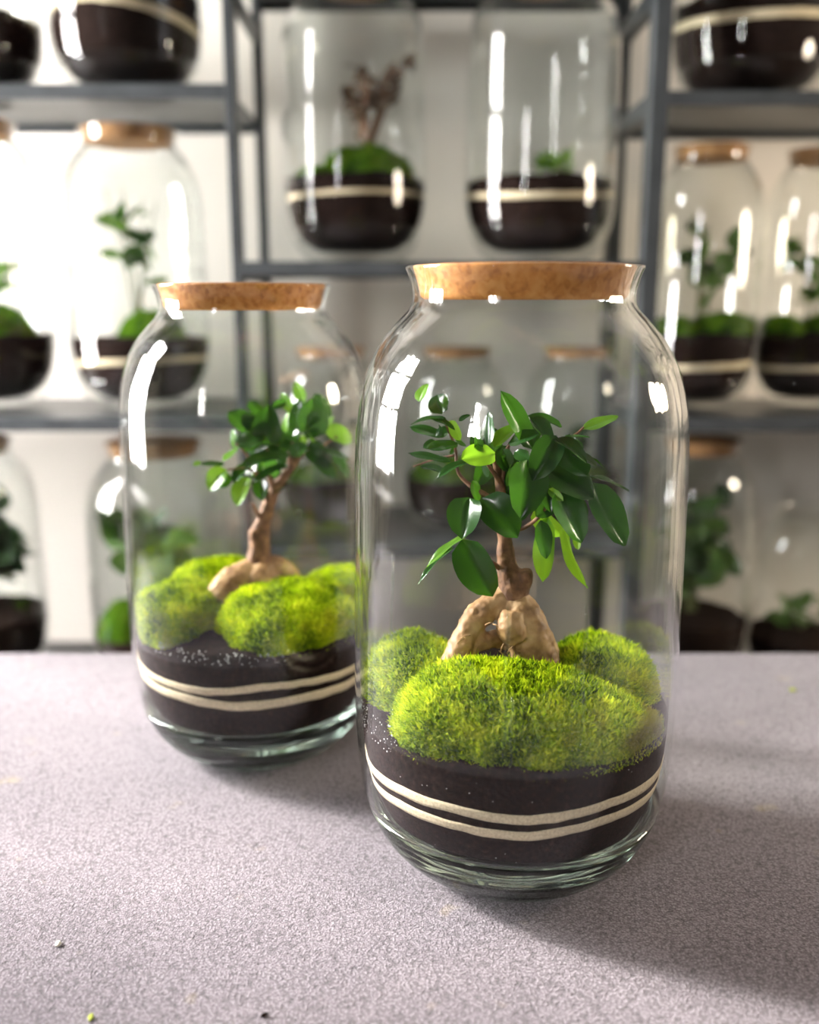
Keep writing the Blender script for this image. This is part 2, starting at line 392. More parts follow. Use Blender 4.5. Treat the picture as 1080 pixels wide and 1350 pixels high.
def shelf(x0, x1, z, th=0.018):
    dep = D1 - D0
    b = box_obj('shelf_board', (x0, x1, 0.004, dep, T + z - th * 0.45, T + z), M['metal'], UNIT, 0.001)
    box_obj('front_lip', (x0, x1, 0, 0.012, T + z - th, T + z), M['metal'], b, 0.001)
    box_obj('back_lip', (x0, x1, dep - 0.01, dep, T + z - th, T + z - 0.001), M['metal'], b, 0.001)
for z in (ZU, ZL2, ZB): shelf(-1.12, LXF - 0.007, z)
for z in (0.79, ZM, ZM2, -0.40): shelf(LXF + 0.007, RXF - 0.011, z)
for z in (ZU - 0.008, ZL2, ZB): shelf(RXF + 0.011, 1.23, z)

# ------------------------------------------------------------------ jars
JP = [(0.0005, 0.0035), (0.044, 0.0035), (0.050, 0.0005), (0.054, 0.0), (0.060, 0.0022), (0.068, 0.0070), (0.077, 0.0145), (0.0850, 0.0245), (0.0910, 0.0360), (0.0955, 0.0500),
      (0.0985, 0.068), (0.1000, 0.090), (0.1005, 0.115), (0.1004, 0.15), (0.0996, 0.215), (0.0988, 0.262), (0.0976, 0.284), (0.0945, 0.304), (0.0890, 0.3205),
      (0.0815, 0.3335), (0.0735, 0.3430), (0.0672, 0.3495), (0.0643, 0.3545)]
NP = [(0.0643, 0.3545), (0.0640, 0.3590), (0.0650, 0.3645), (0.0668, 0.3700), (0.0684, 0.3735)]
def smooth_prof(p, k=4): return [tuple(q) for q in spline(p, k)]
def inner(p, w): return [(max(r - w, 0.0005), z) for r, z in p]
def inner_r(z, s=1.0, sz=None):
    """inner radius of the jar at height z"""
    return s * float(np.interp(z / (sz or s), INZ, INR))
WALL = 0.0032
_o = smooth_prof(JP)
INNER = [(0.0005, 0.014), (0.030, 0.0142), (0.052, 0.0165), (0.066, 0.0230), (0.0762, 0.0310), (0.0845, 0.0420), (0.0905, 0.0560), (0.0945, 0.072), (0.0967, 0.092)] + [(r - WALL, z) for r, z in JP if z > 0.1]
_i = smooth_prof(INNER)
INZ = np.array(sorted(z for r, z in INNER)); INR = np.array([r for z, r in sorted((z, r) for r, z in INNER)])
def jar(loc, s, sz, label, group, mat, n=72, rz=0.0, wet=0.1):
    """clear jar with rounded base, wide shoulder and flared neck"""
    r = tag(empty('glass_jar', loc, rz), label, 'jar', group)
    sc = lambda p: [(a * s, b * sz) for a, b in p]
    zc = 0.044                                    # solid base below; the wetted inner face against the soil has no reflecting surface
    oo = [p for p in _o if p[1] > zc]; oi = [p for p in _i if p[1] > wet]
    v, f = lathe(sc(oo), n); n0 = len(v)
    v2, f2 = lathe(sc(oi), n); f2 = [tuple(q + n0 for q in reversed(t)) for t in f2]
    link('jar_body', mesh('jar_body', v + v2, f + f2, mat), r)
    bo = [p for p in _o if p[1] <= zc] + [oo[0]]; bi = [p for p in _i if p[1] <= zc] + [[p for p in _i if p[1] > zc][0]]
    v, f = lathe(sc(bo + bi[::-1]), n)
    link('jar_base', mesh('jar_base', v, f, M['glass_solid'] if n > 60 else mat), r)
    no = smooth_prof(NP); ni = [(a - WALL, b) for a, b in no][::-1]
    lip = [(NP[-1][0] - 0.0004, NP[-1][1] + 0.0010), (NP[-1][0] - 0.0016, NP[-1][1] + 0.0014), (NP[-1][0] - 0.0028, NP[-1][1] + 0.0008)]
    v, f = lathe(sc(no + lip + ni), n)
    link('jar_neck', mesh('jar_neck', v, f, mat), r)
    return r
def cork(loc, s, sz, label, group, mat, n=48, seed=0):
    z1 = 0.3752; z0 = 0.3560
    pr = [(0.0005, z0), (0.040, z0), (0.0575, z0), (0.0592, z0 + 0.0015), (0.0603, z0 + 0.004), (0.0612, 0.3650), (0.0628, 0.3705), (0.0640, 0.3735), (0.0640, z1 - 0.0006), (0.0630, z1), (0.03, z1 + 0.0004), (0.0005, z1 + 0.0004)]
    def wob(r, z, a, k):
        q = noise.noise(Vector((math.sin(a) * 3, math.cos(a) * 3, z * 60 + seed))) * 0.0007 if r > 0.05 else 0
        return (r + (-abs(q))) * s, (z - z0) * sz
    v, f = lathe(pr, n, wob=wob)
    me = mesh('cork_lid', v, f, mat)
    return tag(link('cork_lid', me, None, (loc[0], loc[1], loc[2] + z0 * sz)), label, 'lid', group)

def soil(loc, s, sz, ztop, bands, label, group, n=72, seed=0, peak=0.006, thick=0.0055, tilt=(0, 0)):
    """bands: list of functions angle -> centre height; sand rings lie flush between the soil and the glass"""
    gap = 0.0007
    zs = [0.0143, 0.0150, 0.0172, 0.0225, 0.0300, 0.0400, 0.0530, 0.068, 0.084, 0.100, 0.112, 0.125, 0.14]
    zs = [z for z in zs if z < ztop - 0.004]
    def top(x, y):
        return ztop * sz + 0.004 * s * noise.noise(Vector((x * 30 + seed, y * 30, 0.3))) + 0.0022 * s * noise.noise(Vector((x * 110 + seed, y * 110, 1.3))) + tilt[0] * x + tilt[1] * y
    vs, fs = [], []
    rings = []
    vs.append((0, 0, 0.0145 * sz))
    for z in zs:
        b = len(vs); rings.append(b)
        r = max(inner_r(z) - gap, 0.002) * s
        if z == zs[0]: r = 0.02 * s
        for i in range(n):
            a = 2 * math.pi * i / n
            vs.append((r * math.sin(a), -r * math.cos(a), z * sz))
    rt = (inner_r(ztop) - gap) * s
    nr = 14
    for k in range(nr):
        b = len(vs); rings.append(b)
        q = 1 - k / nr
        for i in range(n):
            a = 2 * math.pi * i / n
            x, y = rt * q * math.sin(a), -rt * q * math.cos(a)
            vs.append((x, y, top(x, y) + peak * s * (1 - q * q)))
    vs.append((0, 0, top(0, 0) + peak * s)); c = len(vs) - 1
    for i in range(n): fs.append((0, rings[0] + (i + 1) % n, rings[0] + i))
    for a, b in zip(rings, rings[1:]):
        for i in range(n):
            j = (i + 1) % n; fs.append((a + i, a + j, b + j, b + i))
    for i in range(n): fs.append((rings[-1] + i, rings[-1] + (i + 1) % n, c))
    o = tag(link('terrarium_soil', mesh('terrarium_soil', vs, fs, M['soil']), None, loc), label, 'soil', group, 'stuff')
    for fn in bands:
        vb, fb = [], []
        m2 = 180
        sec = 6
        for i in range(m2):
            a = 2 * math.pi * i / m2
            zc, th = fn(a)
            ja = 0.0007 * noise.noise(Vector((math.sin(a) * 9, math.cos(a) * 9, zc * 90)))
            th = th * (1 + 0.18 * noise.noise(Vector((math.sin(a) * 4, math.cos(a) * 4, 5 + seed))))
            pts = [(-0.003, zc - th / 2 + ja), (0.0003, zc - th / 2 + ja), (0.0003, zc - th / 6 + ja), (0.0003, zc + th / 6 + ja), (0.0003, zc + th / 2 + ja * 0.6), (-0.003, zc + th / 2 + ja * 0.6)]
            for dr, z in pts:
                r = (inner_r(z) - gap + dr) * s
                vb.append((r * math.sin(a), -r * math.cos(a), z * sz))
        for i in range(m2):
            j = (i + 1) % m2
            for q in range(sec):
                w = (q + 1) % sec
                fb.append((i * sec + q, j * sec + q, j * sec + w, i * sec + w))
        link('sand_band', mesh('sand_band', vb, fb, M['sand']), o)
    return o

# ------------------------------------------------------------------ moss
def moss(loc, rx, ry, h, rot, label, group, mat, jc=None, jr=None, blades=9000, blen=0.0046, bwid=0.0013, seed=0, lump=0.12, skew=0.0, full=0.62):
    """cushion dome (mesh) with a coat of upright fronds; jc, jr keep it inside the jar wall"""
    rnd = np.random.RandomState(abs(int(seed)) + 11)
    ca, sa = math.cos(rot), math.sin(rot)
    def surf(u, v):                         # u angle, v 0 rim .. 1 top
        ph = v * math.pi / 2
        q = math.cos(ph) ** full
        z = math.sin(ph) ** 0.95
        x, y = rx * q * math.cos(u), ry * q * math.sin(u)
        nn = noise.noise(Vector((x * 28 + seed * 3.1, y * 28, z * 1.2))) + 0.5 * noise.noise(Vector((x * 75 + seed, y * 75, z * 2.5)))
        k = 1 + lump * nn
        zz = h * z * k * (1 + skew * x / rx)
        x, y = x * (1 + 0.08 * nn), y * (1 + 0.08 * nn)
        X, Y = x * ca - y * sa, x * sa + y * ca
        if jc is not None:
            ax, ay = loc[0] + X - jc[0], loc[1] + Y - jc[1]
            rr = math.hypot(ax, ay); lim = jr - 0.0022
            if rr > lim: X, Y = lim * ax / rr - loc[0] + jc[0], lim * ay / rr - loc[1] + jc[1]
        return X, Y, zz - 0.004
    nu, nv = 56, 16
    vs = []
    for j in range(nv):
        for i in range(nu):
            vs.append(surf(2 * math.pi * i / nu, j / nv))
    vs.append(surf(0, 1.0))
    fs = []
    for j in range(nv - 1):
        for i in range(nu):
            k = (i + 1) % nu; fs.append((j * nu + i, j * nu + k, (j + 1) * nu + k, (j + 1) * nu + i))
    for i in range(nu): fs.append(((nv - 1) * nu + i, (nv - 1) * nu + (i + 1) % nu, nv * nu))
    fs.append(tuple(range(nu))[::-1])
    me = mesh('moss_cushion', vs, fs, mat)
    at_ = me.attributes.new('tint', 'FLOAT', 'POINT'); at_.data.foreach_set('value', np.full(len(vs), 0.25, 'f'))
    o = tag(link('moss_cushion', me, None, loc), label, 'moss', group)
    if blades:
        V = np.array(vs)
        tris = []
        for f in fs[:-1]:
            tris.append(f[:3])
            if len(f) == 4: tris.append((f[0], f[2], f[3]))
        tris = np.array(tris); A, B, C = V[tris[:, 0]], V[tris[:, 1]], V[tris[:, 2]]
        nrm = np.cross(B - A, C - A); ar = np.linalg.norm(nrm, axis=1) + 1e-12; nrm = nrm / ar[:, None]
        pick = rnd.choice(len(tris), blades, p=ar / ar.sum())
        a, b = rnd.rand(blades), rnd.rand(blades); fl = a + b > 1; a[fl], b[fl] = 1 - a[fl], 1 - b[fl]
        P = A[pick] + (B - A)[pick] * a[:, None] + (C - A)[pick] * b[:, None]
        d = nrm[pick] + np.array([0, 0, 0.55]) + rnd.normal(0, 0.36, (blades, 3)); d /= np.linalg.norm(d, axis=1)[:, None]
        L = blen * (0.55 + 0.75 * rnd.rand(blades))
        side = np.cross(d, rnd.normal(0, 1, (blades, 3))); side /= np.linalg.norm(side, axis=1)[:, None] + 1e-9
        w = bwid * (0.6 + 0.6 * rnd.rand(blades)); bend = rnd.normal(0, 0.25, (blades, 3)) * L[:, None]
        base = P - d * 0.0008
        p0, p1 = base - side * w[:, None] * 0.4, base + side * w[:, None] * 0.4
        mid = base + d * (L * 0.55)[:, None]
        p2, p3 = mid - side * w[:, None] * 0.5, mid + side * w[:, None] * 0.5
        p4 = base + d * L[:, None] + bend
        allv = np.stack([p0, p1, p2, p3, p4], 1).reshape(-1, 3)
        if jc is not None:
            ax, ay = allv[:, 0] + loc[0] - jc[0], allv[:, 1] + loc[1] - jc[1]
            rr = np.hypot(ax, ay); lim = jr - 0.0007; sc = np.where(rr > lim, lim / np.maximum(rr, 1e-9), 1)
            allv[:, 0], allv[:, 1] = ax * sc - loc[0] + jc[0], ay * sc - loc[1] + jc[1]
        i0 = np.arange(blades)[:, None] * 5
        quad = i0 + np.array([[0, 1, 3, 2]]); tri = i0 + np.array([[2, 3, 4]])
        loops = np.concatenate([quad, tri], 1).reshape(-1)
        fm = bpy.data.meshes.new('moss_fronds'); fm.vertices.add(len(allv)); fm.vertices.foreach_set('co', allv.astype('f').reshape(-1))
        fm.loops.add(len(loops)); fm.loops.foreach_set('vertex_index', loops.astype('i'))
        starts = (np.arange(blades)[:, None] * 7 + np.array([[0, 4]])).reshape(-1)
        fm.polygons.add(blades * 2); fm.polygons.foreach_set('loop_start', starts.astype('i'))
        fm.materials.append(mat); fm.update(calc_edges=True); fm.validate()
        t = np.repeat(rnd.rand(blades), 5)
        at_ = fm.attributes.new('tint', 'FLOAT', 'POINT'); at_.data.foreach_set('value', t.astype('f'))
        c = link('moss_fronds', fm, o); c['kind'] = 'stuff'
    return o

# ------------------------------------------------------------------ leaves and plants
def leaf_mesh(name, mat, w, fold=0.10, droop=0.12, tipw=0.48, nx=4, ny=8):
    """leaf of unit length along +Y, blade folded along the midrib, raised midrib, slightly thick"""
    vs, fs = [], []
    for j in range(ny + 1):
        t = j / ny
        hw = 0.5 * w * (math.sin(math.pi * t ** 0.85) ** tipw) if 0 < j < ny else 0.012
        for i in range(-nx, nx + 1):
            q = i / nx
            z = abs(q) * hw * fold * 2 - droop * t * t + 0.018 * math.sin(t * 9 + q * 2) * abs(q)
            vs.append((q * hw, t, z - (0.02 if i == 0 else 0)))
    c = 2 * nx + 1
    for j in range(ny):
        for i in range(2 * nx):
            fs.append((j * c + i, j * c + i + 1, (j + 1) * c + i + 1, (j + 1) * c + i))
    return mesh(name, vs, fs, mat)
LM = {}
def get_leaf(mat, w, k):
    key = (mat, round(w * 8) / 8, k)
    if key not in LM:
        LM[key] = leaf_mesh('leaf', M[mat], max(key[1], 0.12), 0.06 + 0.07 * k, 0.05 + 0.11 * k)
    return LM[key]
def put_leaf(parent, base, tip, width, nrm, mat='leaf', k=1):
    base, tip = Vector(base), Vector(tip)
    y = tip - base; L = y.length; y.normalize()
    n = Vector(nrm); n = n - y * n.dot(y)
    if n.length < 1e-4: n = Vector((0.3, 0.2, 1)) - y * y.dot(Vector((0.3, 0.2, 1)))
    n.normalize(); x = y.cross(n)
    me = get_leaf(mat, width / L, k)
    o = link('leaf', me, parent)
    o.matrix_local = Matrix.Translation(base - parent.location) @ Matrix((x, y, n)).transposed().to_4x4() @ Matrix.Scale(L, 4)
    return o
def remeshed(name, vs, fs, mat, voxel, parent=None, loc=None, smooth_it=3, rough=0.0):
    me = mesh(name, vs, fs, mat); o = link(name + '_tmp', me)
    r = o.modifiers.new('r', 'REMESH'); r.mode = 'VOXEL'; r.voxel_size = voxel
    s = o.modifiers.new('s', 'SMOOTH'); s.iterations = smooth_it; s.factor = 0.5
    dg = bpy.context.evaluated_depsgraph_get(); dg.update()
    me2 = bpy.data.meshes.new_from_object(o.evaluated_get(dg)); me2.name = name
    bpy.data.objects.remove(o); bpy.data.meshes.remove(me)
    if rough:
        for v in me2.vertices:
            p = v.co; q = noise.noise(p * 130) * 0.6 + noise.noise(p * 330) * 0.4
            v.co = p + v.normal * (rough * q)
    if not me2.materials: me2.materials.append(mat)
    me2.polygons.foreach_set('use_smooth', [True] * len(me2.polygons))
    return link(name, me2, parent, loc)

# ------------------------------------------------------------------ the front terrarium
J1 = Vector((0.0660, 0.565, T)); J2 = Vector((-0.1240, 0.724, T)); S2, S2Z = 0.965, 0.978
g_h = 'terrarium jars on the felt'
jar(J1, 1, 1, 'clear glass jar around the arched-root bonsai standing on the felt', None, M['glass'], 96)
cork(J1, 1, 1, 'bright orange cork lid closing the arched-root bonsai jar', None, M['cork'], 96, 1)
def b1u(a):
    d = math.degrees(math.atan2(math.sin(a), math.cos(a)))
    return interp([(-180, .080), (-90, .0735), (-73, .0735), (-49, .0770), (-26, .0785), (-10, .0771), (0, .0768), (11, .0783), (29, .0806), (50, .0795), (90, .0775), (180, .080)], d), 0.0060
def b1l(a):
    d = math.degrees(math.atan2(math.sin(a), math.cos(a)))
    return interp([(-180, .068), (-90, .0605), (-78, .0605), (-50, .0660), (-26, .0667), (-10, .0660), (0, .0656), (11, .0675), (29, .0698), (52, .0680), (90, .066), (180, .068)], d), 0.0062
soil(J1, 1, 1, 0.106, [b1u, b1l], 'dark soil with two cream sand stripes in the larger front jar', None, 96, 2)
R1 = inner_r(0.12)
moss((0.0690, 0.521, T + 0.104), 0.080, 0.048, 0.042, -0.07, 'big domed lime moss cushion in front of the arched root', None, M['moss'], J1, R1, 26000, 0.0042, 0.0015, 21, 0.04, -0.25, 0.86)
moss((0.0060, 0.585, T + 0.104), 0.036, 0.046, 0.036, 0.25, 'sunlit small moss cushion beside the thin leg of the arched root', None, M['moss'], J1, R1, 12000, 0.0042, 0.0015, 2, 0.10)
moss((0.1270, 0.588, T + 0.104), 0.036, 0.048, 0.033, -0.25, 'shaded moss cushion beside the thick leg of the arched root', None, M['moss'], J1, R1, 12000, 0.0042, 0.0015, 3, 0.10)

def bonsai(loc, label, trunk_paths, root_paths, branch_paths, leaves, conv, seed, extra):
    """loc base; paths of (px, py, dD, radius)"""
    r = tag(empty('ficus_bonsai', loc), label, 'bonsai tree')
    loc = Vector(loc)
    for name, mat, paths, vox, rg in (('root_base', 'root', root_paths, 0.0011, 0.0018), ('trunk', 'bark', trunk_paths, 0.0009, 0.0008)):
        vs, fs = [], []
        for p in paths:
            q = spline([(*(conv(x, y, d) - loc), rr) for x, y, d, rr in p], 6)
            tube([t[:3] for t in q], [t[3] for t in q], 14, vs, fs)
        remeshed(name, vs, fs, M[mat], vox, r, None, 4, rg)
    for p in branch_paths:
        vs, fs = [], []
        q = spline([(*(conv(x, y, d) - loc), rr) for x, y, d, rr in p], 5)
        tube([t[:3] for t in q], [t[3] for t in q], 7, vs, fs)
        link('branch', mesh('branch', vs, fs, M['bark']), r)
    rnd = random.Random(seed)
    for (bx, by, tx, ty, w, mat, db, dt, nr) in leaves:
        b, t = conv(bx, by, db), conv(tx, ty, dt)
        sc = (b - Vector((0, 0, T + HEYE))).length / FPX
        put_leaf(r, b, b + (t - b) * 1.08, w * sc * 1.18, nr, mat, rnd.randint(0, 2))
        # petiole
    extra(r, rnd)
    return r

c1 = lambda x, y, d=0.0: at(x, y, 0.577 + d)
z1 = lambda x, y: (540 + x / 3.6, 500 + y / 3.6)
root1 = [
    [(668, 786, .002, .0075), (648, 799, -.002, .0088), (628, 815, -.006, .0088), (614, 838, -.012, .0080), (602, 866, -.018, .0085), (590, 893, -.022, .0090), (578, 925, -.022, .009)],
    [(608, 862, -.016, .006), (630, 847, -.010, .0062), (652, 843, -.004, .006), (672, 845, .006, .006)],
    [(676, 784, .002, .0085), (686, 806, -.002, .0120), (696, 828, -.004, .0135), (706, 855, -.004, .0135), (714, 880, -.004, .0125), (720, 915, -.004, .012)],
    [(676, 808, -.010, .0070), (674, 826, -.014, .0095), (682, 842, -.013, .0080)],
    [(684, 812, .004, .010), (708, 836, .002, .0095), (722, 872, .0, .0085), (728, 915, .0, .0085)],
    [(690, 830, .01, .012), (700, 870, .02, .012), (706, 915, .024, .010)],
]
trunk1 = [
    [(678, 800, .001, .0085), (678, 785, .001, .0098), (676, 768, .001, .0090), (670, 750, .001, .0072), (667, 730, .001, .0056), (665, 706, .0, .0046), (663, 680, .0, .0042), (660, 650, .002, .0034), (657, 625, .004, .0028), (652, 600, .004, .0020)],
    [(684, 774, .0, .0075), (691, 760, -.001, .0062), (690, 752, -.001, .0050)],
]
branch1 = [
    [(664, 752, .0, .0019), (645, 740, -.004, .0016), (628, 727, -.008, .0013), (612, 712, -.012, .0011)],
    [(664, 690, .0, .0024), (672, 665, -.004, .0020), (684, 640, -.008, .0017), (700, 612, -.012, .0014), (716, 590, -.012, .0010)],
    [(663, 672, .0, .0022), (644, 655, .004, .0018), (620, 640, .010, .0014), (604, 622, .014, .0012), (600, 590, .018, .0010), (588, 560, .020, .0008)],
    [(660, 648, .002, .0018), (664, 620, .004, .0015), (670, 590, .006, .0012), (690, 560, .006, .0008)],
    [(666, 700, .0, .0018), (690, 696, -.006, .0014), (712, 680, -.012, .0012), (735, 650, -.014, .0010), (780, 635, -.012, .0008)],
    [(662, 640, .002, .0016), (645, 615, -.004, .0012), (632, 600, -.008, .0009)],
    [(690, 612, -.006, .0013), (720, 585, -.002, .0010), (755, 575, .004, .0008), (770, 563, .006, .0006)],
    [(600, 600, .018, .0008), (575, 605, .022, .0006), (545, 615, .024, .0005)],
    [(665, 660, .006, .0018), (672, 635, .012, .0015), (676, 610, .016, .0012)],
]
UP, CAMV, LFT = (-0.3, -0.2, 0.95), (-0.35, -0.85, 0.4), (-0.8, -0.4, 0.5)
L1 = [
    (585, 330, 455, 75, 115, 'leaf', .0, -.006, (0.5, -0.8, 0.2)),
    (570, 180, 690, 285, 85, 'leaf', -.004, -.012, (0.5, -0.6, 0.6)),
    (722, 228, 598, 152, 62, 'leaf', .006, .0, (0.2, -0.55, 0.8)),
    (822, 238, 978, 172, 58, 'leaf_bright', .006, .014, (-0.4, -0.6, 0.7)),
    (735, 278, 842, 258, 30, 'leaf', .0, -.008, (0, -0.25, 1)),
    (680, 282, 836, 340, 80, 'leaf', -.012, -.028, (0.35, -0.5, 0.8)),
    (770, 352, 880, 388, 64, 'leaf', -.012, -.026, (0.3, -0.5, 0.8)),
    (560, 385, 555, 618, 165, 'leaf', -.014, -.030, (0.25, -0.95, 0.25)),
    (700, 270, 600, 445, 120, 'leaf', -.014, -.026, (-0.1, -0.9, 0.4)),
    (690, 310, 835, 440, 140, 'leaf', -.010, -.026, (0.3, -0.75, 0.5)),
    (650, 430, 860, 520, 150, 'leaf', -.008, -.022, (0.25, -0.8, 0.5)),
    (868, 490, 1020, 765, 125, 'leaf', -.006, -.016, (0.15, -0.75, 0.6)),
    (850, 460, 1040, 495, 46, 'leaf', .0, .006, (-0.2, -0.3, 0.95)),
    (700, 530, 825, 745, 145, 'leaf', -.014, -.026, (0.35, -0.85, 0.3)),
    (598, 610, 705, 755, 105, 'leaf_bright', .004, .0, (-0.7, -0.6, 0.2)),
    (655, 655, 625, 942, 100, 'leaf_bright', -.002, -.004, (-0.6, -0.75, 0.1)),
    (622, 668, 652, 838, 82, 'leaf', -.010, -.014, (0.4, -0.85, 0.1)),
    (735, 690, 775, 992, 62, 'leaf_bright', -.008, -.010, (-0.8, -0.5, 0.1)),
    (800, 728, 794, 802, 42, 'leaf_bright', .004, .0, (-0.7, -0.6, 0.2)),
    (345, 562, 505, 712, 150, 'leaf', -.012, -.026, (0.2, -0.9, 0.35)),
    (285, 562, 240, 720, 145, 'leaf', -.010, -.024, (-0.35, -0.85, 0.4)),
    (275, 735, 82, 850, 62, 'leaf_bright', -.014, -.020, (-0.5, -0.3, 0.8)),
    (250, 760, 372, 1022, 150, 'leaf', -.014, -.022, (-0.45, -0.8, 0.35)),
    (205, 800, 20, 930, 14, 'leaf', -.014, -.012, (-0.5, -0.5, 0.6)),
    (405, 350, 262, 372, 110, 'leaf_bright', -.008, -.022, (-0.3, -0.85, 0.45)),
    (375, 318, 372, 165, 75, 'leaf', .0, .008, (-0.75, -0.6, 0.2)),
    (402, 325, 505, 195, 72, 'leaf_bright', .0, .006, (-0.6, -0.6, 0.5)),
    (470, 300, 600, 255, 80, 'leaf', -.002, -.012, (0.1, -0.6, 0.8)),
    (155, 165, 125, 68, 88, 'leaf', .018, .026, (-0.3, -0.8, 0.4)),
    (45, 108, 72, 22, 60, 'leaf_bright', .022, .026, (-0.7, -0.6, 0.3)),
    (172, 186, 18, 172, 28, 'leaf', .018, .024, UP),
    (165, 270, 12, 222, 52, 'leaf', .018, .026, (-0.3, -0.45, 0.85)),
    (105, 188, 205, 208, 44, 'leaf', .020, .012, UP),
    (230, 305, 92, 322, 66, 'leaf', .014, .004, (-0.1, -0.5, 0.85)),
    (195, 390, 8, 345, 50, 'leaf', .014, .022, (-0.3, -0.4, 0.85)),
    (270, 395, 138, 432, 44, 'leaf', .010, .004, (-0.2, -0.4, 0.85)),
    (195, 195, 235, 285, 52, 'leaf_bright', .018, .014, (-0.7, -0.6, 0.2)),
    (498, 345, 562, 378, 52, 'leaf', -.006, -.014, CAMV),
    (690, 560, 610, 645, 82, 'leaf', -.010, -.016, (0.3, -0.9, 0.2)),
    (660, 520, 722, 570, 40, 'leaf_bright', -.014, -.020, CAMV),
    (800, 340, 925, 388, 24, 'leaf', .002, .010, UP),
    (440, 330, 470, 430, 70, 'leaf', .004, -.002, CAMV),
    (320, 260, 330, 330, 60, 'leaf', .006, .002, (0.2, -0.9, 0.3)),
    (610, 300, 520, 210, 80, 'leaf', .006, .010, (-0.1, -0.7, 0.6)),
    (480, 420, 470, 520, 80, 'leaf', .006, .0, (0, -0.9, 0.3)),
    (640, 400, 720, 300, 110, 'leaf', .006, .014, (0.1, -0.8, 0.5)),
    (740, 420, 820, 330, 80, 'leaf', .008, .016, (0.1, -0.6, 0.7)),
    (580, 450, 680, 520, 120, 'leaf', .004, -.004, (0.2, -0.85, 0.4)),
    (760, 470, 900, 560, 90, 'leaf', .006, .012, (0.2, -0.8, 0.4)),
    (740, 500, 740, 620, 90, 'leaf', .0, -.004, (0.3, -0.9, 0.2)),
    (530, 640, 480, 590, 60, 'leaf', .006, .010, (0, -0.8, 0.5)),
    (160, 440, 60, 400, 46, 'leaf', .022, .028, UP),
]
L1 = [(*z1(a, b), *z1(c, d), w / 3.6, m, e, f, n) for (a, b, c, d, w, m, e, f, n) in L1]
def ex1(r, rnd):
    for k in range(34):                                     # inner crown
        x, y, d = rnd.gauss(695, 42), rnd.gauss(625, 34), rnd.uniform(-.012, .03)
        a, l = rnd.uniform(0, 2 * math.pi), rnd.uniform(20, 40)
        b, t = c1(x, y, d), c1(x + l * math.cos(a), y + l * abs(math.sin(a)) * rnd.choice((1, 1, -0.8)), d - rnd.uniform(-.004, .012))
        put_leaf(r, b, t, (t - b).length * rnd.uniform(0.5, 0.65), (rnd.gauss(0.1, .4), -0.7, rnd.gauss(.5, .3)), 'leaf', rnd.randint(0, 2))
    for k in range(10):
        x, y, d = rnd.gauss(590, 11), rnd.gauss(585, 18), rnd.uniform(.008, .03)
        a, l = rnd.uniform(0, 2 * math.pi), rnd.uniform(16, 32)
        b, t = c1(x, y, d), c1(x + l * math.cos(a), y + l * math.sin(a) * 0.6, d + rnd.uniform(-.008, .008))
        put_leaf(r, b, t, (t - b).length * rnd.uniform(0.4, 0.6), (rnd.gauss(-0.2, .4), -0.6, rnd.gauss(.7, .3)), 'leaf', rnd.randint(0, 2))
    """aerial rootlets and fine dry roots at the arch"""
    for (x, y, dx, dy) in ((668, 862, 8, -10), (664, 866, -6, -8), (672, 868, 10, 4), (660, 860, 4, -12), (640, 824, 10, -3), (650, 823, 8, 4), (620, 838, -14, 4), (612, 842, -10, 6)):
        a, b = c1(x, y, -.022), c1(x + dx, y + dy, -.026)
        v, f = tube([a - r.location, (a + b) / 2 - r.location + Vector((0, -.001, .001)), b - r.location], [.0005, .0004, .0002], 5)
        link('rootlet', mesh('rootlet', v, f, M['root']), r)
bonsai((0.0620, 0.577, T + 0.104), 'ficus bonsai with arched forked root inside the larger front jar', trunk1, root1, branch1, L1, c1, 3, ex1)

# droplets and drip marks on the inside of the front jar
def droplets(jc, s, spots, parent_label, seed, name='water_droplets'):
    rnd = random.Random(seed); vs, fs = [], []
    for (a0, a1, z0, z1_, n, r0, r1) in spots:
        for i in range(n):
            a = math.radians(rnd.uniform(a0, a1)); z = rnd.uniform(z0, z1_); q = rnd.uniform(r0, r1) * rnd.uniform(0.6, 1)
            R = (inner_r(z) - 0.0002) * s
            c = Vector((R * math.sin(a), -R * math.cos(a), z * s)); nrm = Vector((-math.sin(a), math.cos(a), 0))
            u = nrm.cross(Vector((0, 0, 1))); v = Vector((0, 0, 1)); b = len(vs)
            for k in range(6):
                t = k * math.pi / 3; vs.append(c + (u * math.cos(t) + v * math.sin(t)) * q)
            for k in range(6):
                t = k * math.pi / 3; vs.append(c + (u * math.cos(t) + v * math.sin(t)) * q * 0.6 + nrm * q * 0.55)
            for k in range(6):
                j = (k + 1) % 6; fs.append((b + k, b + j, b + 6 + j, b + 6 + k))
            fs.append(tuple(b + 6 + k for k in range(6))); fs.append(tuple(b + k for k in range(6))[::-1])
    o = link(name, mesh(name, vs, fs, M['drop']))
    return o
jars = [o for o in COL.objects if o.name.startswith('glass_jar')]
d1 = droplets(J1, 1, [(-88, -48, .098, .116, 80, .0002, .0008), (-95, -70, .095, .125, 40, .0002, .0006), (-60, 60, .085, .10, 10, .0002, .0004), (-50, 20, .03, .06, 6, .0002, .0004)], '', 3)
d1.parent = jars[0]; d1['kind'] = 'stuff'
def drip(a, z0, z1_, parent, s=1.0, r=.0009):
    pts = []
    for k in range(9):
        z = z0 + (z1_ - z0) * k / 8; aa = math.radians(a + 0.5 * math.sin(k * 1.3)); R = (inner_r(z) - 0.0006) * s
        pts.append((R * math.sin(aa), -R * math.cos(aa), z * s))
    v, f = tube(pts, [r * 0.5, r, r, r * 0.8, r, r, r, r * 1.2, r * 0.6], 6)
    link('drip_mark', mesh('drip_mark', v, f, M['drip']), parent)
for a, z0, z1_ in ((-7, .105, .150), (-9, .115, .20), (16, .12, .20), (-52, .12, .22)): drip(a, z1_, z0, jars[0])

